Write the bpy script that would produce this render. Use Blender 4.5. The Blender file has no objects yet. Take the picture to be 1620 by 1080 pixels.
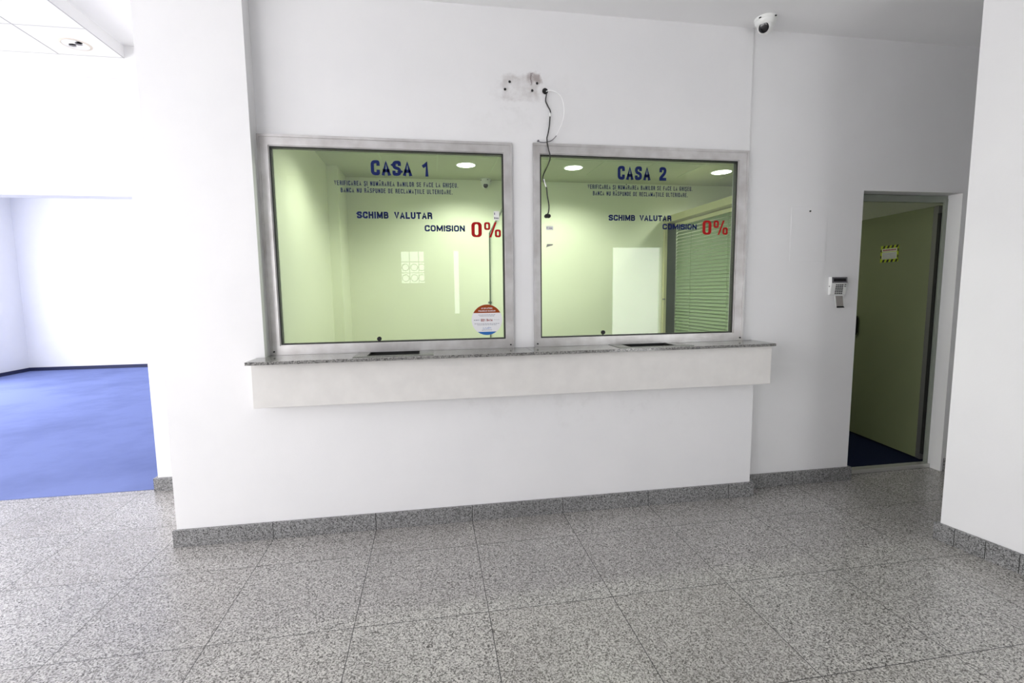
import bpy, bmesh, math
from mathutils import Vector, Matrix
PI = math.pi
S = bpy.context.scene
COL = S.collection

# ------------------------------------------------------------------ camera
CAM = Vector((0.3805, -2.9984, 1.4697))
cd = bpy.data.cameras.new('camera'); cam = bpy.data.objects.new('camera', cd); COL.objects.link(cam)
cd.sensor_width = 36.0; cd.lens = 765.187 / 1620 * 36.0; cd.clip_start = 0.02
rgt = Vector((0.9864, -0.1640, -0.0125)); dwn = Vector((-0.0293, -0.1004, -0.9945)); fwd = Vector((0.1618, 0.9813, -0.1039))
m = Matrix.Identity(4)
for i, v in enumerate((rgt, -dwn, -fwd)):
    v = v.normalized()
    for j in range(3): m[j][i] = v[j]
m.translation = CAM
cam.matrix_world = m
S.camera = cam

# ------------------------------------------------------------------ view, world, lights
S.view_settings.view_transform = 'Standard'; S.view_settings.look = 'None'
S.view_settings.gamma = 1.0; S.view_settings.use_curve_mapping = False
S.view_settings.exposure = 0.0
S.cycles.use_denoising = True
S.cycles.max_bounces = 10; S.cycles.diffuse_bounces = 6; S.cycles.glossy_bounces = 5
S.cycles.transparent_max_bounces = 12; S.cycles.caustics_reflective = False; S.cycles.caustics_refractive = False
S.cycles.sample_clamp_indirect = 6.0
w = bpy.data.worlds.new('overcast daylight'); S.world = w; w.use_nodes = True
w.node_tree.nodes['Background'].inputs[0].default_value = (0.98, 0.97, 1.0, 1)
w.node_tree.nodes['Background'].inputs[1].default_value = 4.4

def area(name, loc, rot, sx, sy, power, color=(1, 1, 1)):
    l = bpy.data.lights.new(name, 'AREA'); l.shape = 'RECTANGLE'; l.size = sx; l.size_y = sy; l.energy = power; l.color = color
    o = bpy.data.objects.new(name, l); COL.objects.link(o); o.location = loc; o.rotation_euler = rot
    return o
# daylight entering through the glazed left side of the lobby, and of the carpeted room
area('lobby window daylight', (-5.62, -1.85, 1.50), (0, -PI/2, 0), 2.75, 4.5, 110, (1.0, 0.985, 0.99))
area('front window daylight', (-3.65, -4.62, 1.50), (PI/2, 0, 0), 3.0, 2.5, 41, (1.0, 0.975, 0.98))
area('side door daylight', (3.81, -4.62, 1.12), (PI/2, 0, 0), 0.86, 2.1, 6.5, (1.0, 0.985, 0.985))
area('carpet room daylight', (-7.62, 3.9, 1.45), (0, -PI/2, 0), 2.4, 4.8, 245, (0.99, 0.99, 1.0))

# ------------------------------------------------------------------ node materials
def mat(name, col=(0.8, 0.8, 0.8), rough=0.5, metal=0.0, spec=0.5, build=None, bump=None, var=0.0, vscale=8.0):
    M = bpy.data.materials.new(name); M.use_nodes = True
    nt = M.node_tree; b = nt.nodes['Principled BSDF']
    b.inputs['Base Color'].default_value = (*col, 1); b.inputs['Roughness'].default_value = rough
    b.inputs['Metallic'].default_value = metal; b.inputs['Specular IOR Level'].default_value = spec
    tc = nt.nodes.new('ShaderNodeTexCoord')
    if var:
        n = nt.nodes.new('ShaderNodeTexNoise'); n.inputs['Scale'].default_value = vscale; n.inputs['Detail'].default_value = 6
        nt.links.new(tc.outputs['Object'], n.inputs['Vector'])
        r = nt.nodes.new('ShaderNodeValToRGB')
        r.color_ramp.elements[0].position = 0.3; r.color_ramp.elements[1].position = 0.7
        r.color_ramp.elements[0].color = (*[c * (1 - var) for c in col], 1); r.color_ramp.elements[1].color = (*col, 1)
        nt.links.new(n.outputs['Fac'], r.inputs['Fac']); nt.links.new(r.outputs['Color'], b.inputs['Base Color'])
    if bump:
        n = nt.nodes.new('ShaderNodeTexNoise'); n.inputs['Scale'].default_value = bump[0]; n.inputs['Detail'].default_value = 3
        nt.links.new(tc.outputs['Object'], n.inputs['Vector'])
        bp = nt.nodes.new('ShaderNodeBump'); bp.inputs['Strength'].default_value = bump[1]; bp.inputs['Distance'].default_value = 0.002
        nt.links.new(n.outputs['Fac'], bp.inputs['Height']); nt.links.new(bp.outputs['Normal'], b.inputs['Normal'])
    if build: build(nt, b, tc)
    return M

class N:
    """small helper that chains math nodes"""
    def __init__(s, nt): s.nt = nt
    def m(s, op, a, b=None, c=None, clamp=False):
        n = s.nt.nodes.new('ShaderNodeMath'); n.operation = op; n.use_clamp = clamp
        for i, v in enumerate((a, b, c)):
            if v is None: continue
            if isinstance(v, (int, float)): n.inputs[i].default_value = v
            else: s.nt.links.new(v, n.inputs[i])
        return n.outputs[0]
    def mix(s, fac, a, b):
        n = s.nt.nodes.new('ShaderNodeMix'); n.data_type = 'RGBA'
        for sock, v in ((n.inputs[0], fac), (n.inputs[6], a), (n.inputs[7], b)):
            if isinstance(v, (int, float)): sock.default_value = v
            elif isinstance(v, tuple): sock.default_value = (*v, 1)
            else: s.nt.links.new(v, sock)
        return n.outputs[2]
    def noise(s, vec, scale, detail=4, rough=0.5):
        n = s.nt.nodes.new('ShaderNodeTexNoise'); n.inputs['Scale'].default_value = scale; n.inputs['Detail'].default_value = detail
        n.inputs['Roughness'].default_value = rough
        s.nt.links.new(vec, n.inputs['Vector']); return n.outputs['Fac']
    def ramp(s, fac, stops, interp='LINEAR'):
        n = s.nt.nodes.new('ShaderNodeValToRGB'); n.color_ramp.interpolation = interp
        e = n.color_ramp.elements
        while len(e) < len(stops): e.new(0.5)
        for x, (p, c) in zip(e, stops): x.position = p; x.color = (*c, 1)
        s.nt.links.new(fac, n.inputs[0]); return n.outputs['Color']
    def sep(s, vec):
        n = s.nt.nodes.new('ShaderNodeSeparateXYZ'); s.nt.links.new(vec, n.inputs[0]); return n.outputs

def line_mask(h, coord, offset, period, width):
    """1 on thin joint lines at offset + k*period"""
    t = h.m('DIVIDE', h.m('SUBTRACT', coord, offset), period)
    f = h.m('ABSOLUTE', h.m('SUBTRACT', h.m('FRACT', h.m('ADD', t, 0.5)), 0.5))
    return h.m('LESS_THAN', h.m('MULTIPLY', f, period), width / 2)

def granite(name, joints=(), rough=0.22, dark=1.0, tint=(1, 1, 1), jw=0.0035, tiles=False):
    def build(nt, b, tc):
        h = N(nt); v = tc.outputs['Object']
        vo = nt.nodes.new('ShaderNodeTexVoronoi'); vo.inputs['Scale'].default_value = 210; nt.links.new(v, vo.inputs['Vector'])
        g = h.sep(vo.outputs['Color'])
        n1 = h.noise(v, 95, 4, 0.65)
        k = h.m('ADD', h.m('MULTIPLY', g[0], 0.62), h.m('MULTIPLY', n1, 0.55))
        T = lambda a: tuple(a * dark * t for t in tint)
        c = h.ramp(k, [(0.26, T(0.055)), (0.42, T(0.20)), (0.56, T(0.36)), (0.72, T(0.50)), (0.92, T(0.66))])
        big = h.noise(v, 1.6, 3)
        c = h.mix(h.m('MULTIPLY', h.m('SUBTRACT', big, 0.42, clamp=True), 0.9), c, T(0.20))
        if tiles:      # each slab a slightly different shade, plus warm and grey drift
            x, y = h.sep(v)[0:2]
            cx = h.m('FLOOR', h.m('DIVIDE', x, 0.6)); cy = h.m('FLOOR', h.m('DIVIDE', h.m('ADD', y, 0.3163), 0.6))
            cb = nt.nodes.new('ShaderNodeCombineXYZ'); nt.links.new(cx, cb.inputs[0]); nt.links.new(cy, cb.inputs[1])
            wn = nt.nodes.new('ShaderNodeTexWhiteNoise'); nt.links.new(cb.outputs[0], wn.inputs['Vector'])
            c = h.mix(h.m('MULTIPLY', wn.outputs['Value'], 0.14), c, (0.25, 0.22, 0.19))
        mask = None
        xs = h.sep(v)
        for axis, off, per in joints:
            l = line_mask(h, xs[axis], off, per, jw)
            mask = l if mask is None else h.m('MAXIMUM', mask, l)
        if mask is not None:
            c = h.mix(mask, c, (0.02, 0.02, 0.02))
            nt.links.new(h.m('ADD', h.m('MULTIPLY', mask, 0.5), rough), b.inputs['Roughness'])
        nt.links.new(c, b.inputs['Base Color'])
    return mat(name, rough=rough, build=build)

M = {}
M['floor'] = granite('polished granite slabs', joints=((0, 0, 0.6), (1, -0.3163, 0.6)), rough=0.24, dark=0.95, tint=(1.0, 0.965, 0.93), tiles=True)
M['base'] = granite('granite skirting', joints=((0, 0, 0.6),), rough=0.35, dark=0.56)
M['base_y'] = granite('granite skirting short pieces', joints=((1, -0.84, 0.137),), rough=0.35, dark=0.56)
M['counter'] = granite('polished counter granite', rough=0.10, dark=0.50, tint=(1, 0.98, 0.93))

def paint_wear(nt, b, tc):
    h = N(nt); v = tc.outputs['Object']
    x, y, z = h.sep(v)[0:3]
    n = h.noise(v, 7, 6, 0.65); n2 = h.noise(v, 2.2, 5, 0.6)
    base = h.ramp(n2, [(0.35, (0.755, 0.755, 0.762)), (0.65, (0.782, 0.780, 0.785))])
    x = h.m('ADD', x, h.m('MULTIPLY', h.m('SUBTRACT', h.noise(v, 22, 3), 0.5), 0.05)); z = h.m('ADD', z, h.m('MULTIPLY', h.m('SUBTRACT', h.noise(v, 30, 3), 0.5), 0.05))
    def box(cx, cz, hx, hz, soft):
        a = h.m('DIVIDE', h.m('SUBTRACT', hx, h.m('ABSOLUTE', h.m('SUBTRACT', x, cx))), soft, clamp=True)
        c = h.m('DIVIDE', h.m('SUBTRACT', hz, h.m('ABSOLUTE', h.m('SUBTRACT', z, cz))), soft, clamp=True)
        return h.m('MULTIPLY', a, c)
    # grimy patch where a sign was taken down, and its scuffs
    p1 = h.m('MULTIPLY', box(0.965, 2.725, 0.125, 0.085, 0.02), h.m('MULTIPLY', h.m('SUBTRACT', n, 0.30, clamp=True), 2.4))
    p2 = h.m('MULTIPLY', box(1.05, 2.79, 0.055, 0.035, 0.02), h.m('MULTIPLY', h.m('SUBTRACT', n, 0.30, clamp=True), 4.0))
    st = h.m('MULTIPLY', box(1.038, 2.785, 0.006, 0.030, 0.006), 0.8)
    p3 = h.m('MULTIPLY', box(0.98, 2.66, 0.42, 0.26, 0.25), h.m('MULTIPLY', h.m('SUBTRACT', n, 0.48, clamp=True), 1.6))
    low = h.m('MULTIPLY', box(1.3, 0.70, 0.9, 0.20, 0.15), h.m('MULTIPLY', h.m('SUBTRACT', n, 0.52, clamp=True), 1.2))
    c = h.mix(p3, base, (0.50, 0.49, 0.48)); c = h.mix(low, c, (0.52, 0.51, 0.50))
    c = h.mix(p1, c, (0.46, 0.43, 0.42)); c = h.mix(h.m('MINIMUM', p2, 0.8), c, (0.30, 0.25, 0.24)); c = h.mix(st, c, (0.10, 0.07, 0.07))
    nt.links.new(c, b.inputs['Base Color'])
M['wall_worn'] = mat('white wall paint with wear', rough=0.55, build=paint_wear, bump=(120, 0.15))
M['wall'] = mat('white wall paint', (0.80, 0.80, 0.805), 0.55, var=0.03, vscale=3, bump=(120, 0.15))
M['ceil'] = mat('ceiling paint', (0.86, 0.86, 0.865), 0.7, var=0.03, vscale=2)
M['ctile'] = mat('pale ceiling tile', (0.82, 0.82, 0.82), 0.8, bump=(260, 0.2))
M['cgrid'] = mat('ceiling tile joint', (0.45, 0.45, 0.46), 0.6)
M['tbar'] = mat('ceiling grid bar', (0.50, 0.56, 0.40), 0.5)
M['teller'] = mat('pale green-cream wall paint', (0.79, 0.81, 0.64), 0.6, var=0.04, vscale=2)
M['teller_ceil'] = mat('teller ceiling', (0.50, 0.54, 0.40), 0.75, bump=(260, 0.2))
def carpet(nt, b, tc, a=(0.12, 0.155, 0.36), c2=(0.21, 0.26, 0.50)):
    h = N(nt); v = tc.outputs['Object']
    n = h.noise(v, 260, 3, 0.7); n2 = h.noise(v, 1.1, 4, 0.6)
    c = h.mix(n, a, c2); c = h.mix(h.m('MULTIPLY', h.m('SUBTRACT', n2, 0.45, clamp=True), 1.6), c, tuple(q * 0.6 for q in a))
    nt.links.new(c, b.inputs['Base Color'])
    bp = nt.nodes.new('ShaderNodeBump'); bp.inputs['Strength'].default_value = 0.4; bp.inputs['Distance'].default_value = 0.004
    nt.links.new(n, bp.inputs['Height']); nt.links.new(bp.outputs['Normal'], b.inputs['Normal'])
M['carpet'] = mat('blue cut-pile carpet', rough=0.95, spec=0.1, build=carpet)
M['carpet_dark'] = mat('navy carpet', (0.012, 0.018, 0.05), 0.95, spec=0.1, var=0.3, vscale=200)
M['skirt_dark'] = mat('navy skirting strip', (0.01, 0.015, 0.06), 0.6)
def brushed(nt, b, tc):
    h = N(nt)
    mp = nt.nodes.new('ShaderNodeMapping'); nt.links.new(tc.outputs['Object'], mp.inputs[0]); mp.inputs['Scale'].default_value = (3, 40, 40)
    n = h.noise(mp.outputs[0], 4, 5, 0.6); n2 = h.noise(tc.outputs['Object'], 9, 4)
    nt.links.new(h.ramp(n2, [(0.3, (0.52, 0.50, 0.49)), (0.7, (0.68, 0.67, 0.665))]), b.inputs['Base Color'])
    nt.links.new(h.m('ADD', h.m('MULTIPLY', n, 0.2), 0.27), b.inputs['Roughness'])
M['alu'] = mat('worn brushed aluminium', metal=0.85, build=brushed)
M['steel'] = mat('brushed steel tray', (0.20, 0.205, 0.19), 0.25, metal=0.8, var=0.15, vscale=30)
M['rubber'] = mat('black rubber gasket', (0.008, 0.009, 0.008), 0.5)
M['black'] = mat('matt black', (0.004, 0.004, 0.004), 0.6)
M['blackgloss'] = mat('black gloss plastic', (0.008, 0.008, 0.01), 0.08)
M['white_pl'] = mat('white plastic', (0.78, 0.79, 0.77), 0.3)
M['grey_pl'] = mat('grey plastic', (0.16, 0.155, 0.17), 0.35)
M['key'] = mat('dark rubber key', (0.03, 0.03, 0.03), 0.5)
M['paper'] = mat('printed label paper', (0.35, 0.33, 0.31), 0.7, var=0.3, vscale=400)
M['laminate'] = mat('off-white laminate', (0.72, 0.705, 0.68), 0.4, var=0.07, vscale=12)
M['navy'] = mat('navy vinyl lettering', (0.003, 0.012, 0.09), 0.5, spec=0.2)
M['red'] = mat('red vinyl lettering', (0.36, 0.003, 0.005), 0.5, spec=0.2)
M['orange'] = mat('burnt orange print', (0.30, 0.055, 0.008), 0.5, spec=0.2)
M['blue'] = mat('blue print', (0.01, 0.13, 0.42), 0.4)
M['sticker'] = mat('white sticker vinyl', (0.76, 0.76, 0.78), 0.4)
M['print'] = mat('grey print', (0.12, 0.12, 0.16), 0.6)
M['printred'] = mat('dark red print', (0.30, 0.05, 0.04), 0.6)
M['yellow'] = mat('warning yellow', (0.45, 0.55, 0.01), 0.45)
M['door'] = mat('olive grey door paint', (0.20, 0.225, 0.125), 0.45, var=0.06, vscale=3)
M['doorframe'] = mat('grey green metal door frame', (0.30, 0.33, 0.28), 0.4, metal=0.3, var=0.1, vscale=10)
M['dooredge'] = mat('grey metal door edge', (0.20, 0.20, 0.20), 0.35, metal=0.5)
M['thresh'] = mat('aluminium threshold', (0.6, 0.6, 0.57), 0.35, metal=0.6)
M['rail'] = mat('cream partition frame', (0.62, 0.60, 0.36), 0.45)
M['blind'] = mat('green blind slat', (0.24, 0.32, 0.18), 0.4)
M['partition_shade'] = mat('shaded partition gap', (0.05, 0.065, 0.04), 0.4)  # dark colour carries the shade of the partition gap
M['corr'] = mat('corridor paint', (0.38, 0.42, 0.30), 0.6)
M['wire_w'] = mat('white wire', (0.88, 0.88, 0.88), 0.35)
M['wire_b'] = mat('black wire', (0.006, 0.006, 0.006), 0.35)
M['chrome'] = mat('chrome reflector', (0.8, 0.8, 0.8), 0.08, metal=1.0)
M['trim_gold'] = mat('pale champagne trim ring', (0.72, 0.66, 0.58), 0.3, metal=0.3)
M['frame_w'] = mat('white window frame', (0.7, 0.7, 0.7), 0.4)
def emis(name, col, s):
    X = bpy.data.materials.new(name); X.use_nodes = True; nt = X.node_tree
    b = nt.nodes['Principled BSDF']; b.inputs['Base Color'].default_value = (0.8, 0.8, 0.8, 1)
    b.inputs['Emission Color'].default_value = (*col, 1); b.inputs['Emission Strength'].default_value = s
    return X
M['glow'] = emis('lit lamp diffuser', (1.0, 1.0, 0.86), 9.0)
def glass(name, tint, ior=1.5, rough=0.0):
    X = bpy.data.materials.new(name); X.use_nodes = True; nt = X.node_tree
    for n in list(nt.nodes):
        if n.type != 'OUTPUT_MATERIAL': nt.nodes.remove(n)
    out = [n for n in nt.nodes if n.type == 'OUTPUT_MATERIAL'][0]
    fr = nt.nodes.new('ShaderNodeFresnel')
    ge = nt.nodes.new('ShaderNodeNewGeometry'); mr = nt.nodes.new('ShaderNodeMapRange')      # same reflectance entering and leaving the pane
    mr.inputs['To Min'].default_value = ior; mr.inputs['To Max'].default_value = 1.0 / ior
    nt.links.new(ge.outputs['Backfacing'], mr.inputs['Value']); nt.links.new(mr.outputs[0], fr.inputs['IOR'])
    tr = nt.nodes.new('ShaderNodeBsdfTransparent'); tr.inputs['Color'].default_value = (*tint, 1)
    gl = nt.nodes.new('ShaderNodeBsdfGlossy'); gl.inputs['Roughness'].default_value = rough; gl.inputs['Color'].default_value = (1, 1, 1, 1)
    mx = nt.nodes.new('ShaderNodeMixShader')
    nt.links.new(fr.outputs[0], mx.inputs[0]); nt.links.new(tr.outputs[0], mx.inputs[1]); nt.links.new(gl.outputs[0], mx.inputs[2])
    nt.links.new(mx.outputs[0], out.inputs[0])
    return X
M['glass'] = glass('green tinted security glass', (0.93, 0.985, 0.93))
M['glass_clear'] = glass('clear glass', (0.985, 0.995, 0.985))
def frosted():
    X = bpy.data.materials.new('frosted door glass'); X.use_nodes = True; nt = X.node_tree
    b = nt.nodes['Principled BSDF']; out = [n for n in nt.nodes if n.type == 'OUTPUT_MATERIAL'][0]
    t = nt.nodes.new('ShaderNodeBsdfTranslucent'); t.inputs[0].default_value = (0.85, 0.9, 0.92, 1)
    mx = nt.nodes.new('ShaderNodeMixShader'); mx.inputs[0].default_value = 0.8
    nt.links.new(b.outputs[0], mx.inputs[1]); nt.links.new(t.outputs[0], mx.inputs[2]); nt.links.new(mx.outputs[0], out.inputs[0])
    return X
M['frost'] = frosted()

# ------------------------------------------------------------------ mesh helpers
def off(parent):
    v = Vector((0, 0, 0))
    while parent is not None:
        v += parent.location; parent = parent.parent
    return v

class MB:
    def __init__(s): s.bm = bmesh.new()
    def box(s, x0, x1, y0, y1, z0, z1, mi=0):
        v = [s.bm.verts.new((x, y, z)) for x in (x0, x1) for y in (y0, y1) for z in (z0, z1)]
        for q in ((0, 1, 3, 2), (4, 6, 7, 5), (0, 4, 5, 1), (2, 3, 7, 6), (0, 2, 6, 4), (1, 5, 7, 3)):
            f = s.bm.faces.new([v[i] for i in q]); f.material_index = mi
        return s
    def prism(s, pts, z0, z1, axis='z', mi=0):
        """closed prism of a 2d outline; axis says along which axis it is extruded"""
        def P(a, b, c): return {'z': (a, b, c), 'y': (a, c, b), 'x': (c, a, b)}[axis]
        lo = [s.bm.verts.new(P(a, b, z0)) for a, b in pts]; hi = [s.bm.verts.new(P(a, b, z1)) for a, b in pts]
        n = len(pts)
        fs = [s.bm.faces.new(lo[::-1]), s.bm.faces.new(hi)]
        for i in range(n): fs.append(s.bm.faces.new((lo[i], lo[(i + 1) % n], hi[(i + 1) % n], hi[i])))
        for f in fs: f.material_index = mi
        return s
    def cyl(s, c, r, h, axis='z', n=32, r2=None, mi=0):
        """cylinder or cone from c along +axis by h"""
        r2 = r if r2 is None else r2
        def P(a, b, t): return {'z': (c[0] + a, c[1] + b, c[2] + t), 'y': (c[0] + a, c[1] + t, c[2] + b), 'x': (c[0] + t, c[1] + a, c[2] + b)}[axis]
        lo = [s.bm.verts.new(P(r * math.cos(2 * PI * i / n), r * math.sin(2 * PI * i / n), 0)) for i in range(n)]
        hi = [s.bm.verts.new(P(r2 * math.cos(2 * PI * i / n), r2 * math.sin(2 * PI * i / n), h)) for i in range(n)]
        fs = [s.bm.faces.new(lo[::-1]), s.bm.faces.new(hi)]
        for i in range(n): fs.append(s.bm.faces.new((lo[i], lo[(i + 1) % n], hi[(i + 1) % n], hi[i])))
        for f in fs: f.material_index = mi
        return s
    def lathe(s, c, prof, n=40, M4=None):
        """revolve (r, z) profile about z at c; optional rotation matrix"""
        rings = []
        for r, z in prof:
            ring = []
            for i in range(n if r > 1e-6 else 1):
                a = 2 * PI * i / n; p = Vector((r * math.cos(a), r * math.sin(a), z))
                if M4 is not None: p = M4 @ p
                ring.append(s.bm.verts.new(p + Vector(c)))
            rings.append(ring)
        for A, B in zip(rings[:-1], rings[1:]):
            for i in range(n):
                j = (i + 1) % n
                if len(A) == 1 and len(B) == 1: continue
                if len(A) == 1: s.bm.faces.new((A[0], B[i], B[j]))
                elif len(B) == 1: s.bm.faces.new((A[i], A[j], B[0]))
                else: s.bm.faces.new((A[i], A[j], B[j], B[i]))
        return s
    def tube(s, pts, r, n=10):
        pts = [Vector(p) for p in pts]
        # Catmull-Rom smoothing
        out = []
        for i in range(len(pts) - 1):
            p0 = pts[max(i - 1, 0)]; p1 = pts[i]; p2 = pts[i + 1]; p3 = pts[min(i + 2, len(pts) - 1)]
            for k in range(5):
                t = k / 5
                out.append(0.5 * ((2 * p1) + (p2 - p0) * t + (2 * p0 - 5 * p1 + 4 * p2 - p3) * t * t + (3 * p1 - p0 - 3 * p2 + p3) * t ** 3))
        out.append(pts[-1]); prev = None
        for i, p in enumerate(out):
            d = (out[min(i + 1, len(out) - 1)] - out[max(i - 1, 0)]).normalized()
            a = Vector((0, 1, 0)); a = (a - d * a.dot(d)).normalized(); b = d.cross(a)
            ring = [s.bm.verts.new(p + a * r * math.cos(2 * PI * k / n) + b * r * math.sin(2 * PI * k / n)) for k in range(n)]
            if prev:
                for k in range(n): s.bm.faces.new((prev[k], prev[(k + 1) % n], ring[(k + 1) % n], ring[k]))
            else: s.bm.faces.new(ring[::-1])
            prev = ring
        s.bm.faces.new(prev)
        return s
    def build(s, name, mats, parent=None, bevel=0, smooth=False, seg=2):
        bmesh.ops.recalc_face_normals(s.bm, faces=s.bm.faces)
        d = off(parent)
        for v in s.bm.verts: v.co -= d
        me = bpy.data.meshes.new(name); s.bm.to_mesh(me); s.bm.free()
        for mm in (mats if isinstance(mats, (list, tuple)) else [mats]): me.materials.append(mm)
        if smooth:
            for p in me.polygons: p.use_smooth = True
            try: me.set_sharp_from_angle(angle=math.radians(40))
            except Exception: pass
        o = bpy.data.objects.new(name, me); COL.objects.link(o); o.parent = parent
        if bevel:
            b = o.modifiers.new('bevel', 'BEVEL'); b.width = bevel; b.segments = seg; b.limit_method = 'ANGLE'; b.angle_limit = math.radians(40)
        return o

def tag(o, label=None, cat=None, group=None, kind=None):
    if label: o['label'] = label
    if cat: o['category'] = cat
    if group: o['group'] = group
    if kind: o['kind'] = kind
    return o
def struct(name, mb, m, parent=None, label=None, **k):
    o = mb.build(name, m, parent, **k)
    if parent is None: o['kind'] = 'structure'
    if label: o['label'] = label
    return o
def thing(name, loc, label, cat, group=None):
    o = bpy.data.objects.new(name, None); COL.objects.link(o); o.location = loc; o.empty_display_size = 0.05
    return tag(o, label, cat, group)
def sroot(name, loc, label=None):
    o = bpy.data.objects.new(name, None); COL.objects.link(o); o.location = loc; o.empty_display_size = 0.05
    o['kind'] = 'structure'
    if label: o['label'] = label
    return o

def rect_holes(mb, x0, x1, z0, z1, y0, y1, holes, mi=0):
    """slab standing in x/z with rectangular holes (hx0, hx1, hz0, hz1), holes sorted and disjoint in x"""
    x = x0
    for hx0, hx1, hz0, hz1 in holes:
        if hx0 > x: mb.box(x, hx0, y0, y1, z0, z1, mi)
        if hz0 > z0: mb.box(hx0, hx1, y0, y1, z0, hz0, mi)
        if hz1 < z1: mb.box(hx0, hx1, y0, y1, hz1, z1, mi)
        x = hx1
    if x < x1: mb.box(x, x1, y0, y1, z0, z1, mi)
    return mb
def frame_ring(mb, x0, x1, z0, z1, y0, y1, w):
    """four mitred bars"""
    for a, b, c, d in (((x0, z0), (x1, z0), (x1 - w, z0 + w), (x0 + w, z0 + w)), ((x1, z0), (x1, z1), (x1 - w, z1 - w), (x1 - w, z0 + w)),
                       ((x1, z1), (x0, z1), (x0 + w, z1 - w), (x1 - w, z1 - w)), ((x0, z1), (x0, z0), (x0 + w, z0 + w), (x0 + w, z1 - w))):
        mb.prism([a, b, c, d], y0, y1, 'y')
    return mb

CH = 3.19        # main ceiling height
RW = [(3.257, -0.757), (3.60, -2.60), (5.20, -2.60), (5.20, -0.757)]

# ------------------------------------------------------------------ setting: floors
struct('floor', MB().box(-5.5, 5.2, -4.5, 0.95, -0.10, 0.0), M['floor'])
struct('floor_carpet', MB().box(-7.6, -0.75, 0.95, 8.2, -0.10, 0.004), M['carpet'], label='blue carpet of the bright room beyond the lobby')
struct('floor_corridor', MB().box(-0.7, 5.2, 0.95, 2.5, -0.10, 0.0), M['carpet_dark'])
struct('floor_corridor', MB().box(3.07, 5.2, 0.262, 0.95, 0.0005, 0.004), M['carpet_dark'], label='dark navy carpet behind the open door')

# ------------------------------------------------------------------ setting: ceilings
struct('ceiling', MB().box(-1.67, 5.2, -4.5, 0.95, CH, CH + 0.1), M['ceil'])
mb = MB().box(-5.5, -1.67, -4.5, 0.95, 3.108, CH + 0.1)
dc = struct('ceiling_dropped', mb, M['ctile'])
mb = MB()
for x in (-1.672, -2.066, -2.666, -3.266, -3.866, -4.466, -5.066): mb.box(x - 0.004, x + 0.002, -4.5, 0.93, 3.1065, 3.109)
for y in (0.925, 0.55, -0.05, -0.65, -1.25, -1.85, -2.45): mb.box(-5.5, -1.67, y - 0.002, y + 0.002, 3.1068, 3.109)
mb.build('ceiling_grid', M['cgrid'], dc)
struct('ceiling_carpet_room', MB().box(-7.6, -0.75, 0.95, 8.2, 3.45, 3.55), M['ceil'])
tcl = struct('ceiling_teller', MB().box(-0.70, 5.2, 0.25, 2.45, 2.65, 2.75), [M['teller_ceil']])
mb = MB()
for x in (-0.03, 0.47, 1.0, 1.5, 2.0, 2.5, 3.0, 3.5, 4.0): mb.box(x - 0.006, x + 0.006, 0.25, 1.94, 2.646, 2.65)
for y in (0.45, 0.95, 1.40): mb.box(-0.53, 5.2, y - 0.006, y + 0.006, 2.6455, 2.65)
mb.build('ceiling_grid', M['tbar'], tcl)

# ------------------------------------------------------------------ setting: walls
# lower counter wall with the full-height pier at its left
struct('wall_counter_lower', MB().box(-0.588, 2.574, 0.0, 0.25, 0.0, 1.083), M['wall_worn'])
struct('wall_pier', MB().box(-1.1336, -0.588, 0.0, 0.95, 0.0, CH), M['wall_worn'])
mb = MB(); rect_holes(mb, -0.588, 2.555, 1.1, CH, 0.11, 0.25, [(-0.56, 0.89, 1.1, 2.372), (1.055, 2.53, 1.1, 2.378)])
struct('wall_counter_upper', mb, M['wall_worn'])
mb = MB(); rect_holes(mb, 2.555, 5.2, 0, CH, 0.12, 0.25, [(3.483, 4.338, 0, 2.158)])
struct('wall_far', mb, M['wall'])
# right-hand angled wall block beside the camera
struct('wall_right', MB().prism(RW, 0, CH), M['wall'])
struct('wall_alcove', MB().box(5.2, 5.3, -4.6, 2.45, 0, CH), M['wall'])
# back-left wall: jamb, upper band, recessed header over the wide opening
mb = MB(); mb.box(-1.70, -1.1336, 0.93, 1.10, 0, CH); mb.box(-5.6, -1.70, 0.93, 1.10, 2.975, CH)
struct('wall_back_left', mb, M['wall'])
struct('trim_header', MB().box(-5.6, -1.66, 0.975, 1.10, 2.18, 2.975), M['wall'], label='white header panel over the wide opening')
# carpet room shell
struct('wall_carpet_room_back', MB().box(-7.7, -0.6, 8.0, 8.2, 0, 3.5), M['wall'])
struct('wall_carpet_room_right', MB().box(-1.10, -0.75, 1.10, 8.0, 0, 3.5), M['wall'])
mb = MB()
mb.box(-7.7, -7.57, 0.95, 1.4, 0, 3.5).box(-7.7, -7.57, 6.4, 8.2, 0, 3.5).box(-7.7, -7.57, 1.4, 6.4, 0, 0.15).box(-7.7, -7.57, 1.4, 6.4, 2.8, 3.5)
struct('wall_carpet_room_left', mb, M['wall'])
struct('wall_carpet_room_front', MB().box(-7.7, -5.6, 0.93, 1.10, 0, 3.5), M['wall'])
struct('baseboard_carpet_room', MB().box(-7.57, -1.10, 7.975, 8.0, 0.004, 0.07).box(-7.57, -7.545, 1.1, 7.975, 0.004, 0.07), M['skirt_dark'])
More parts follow.
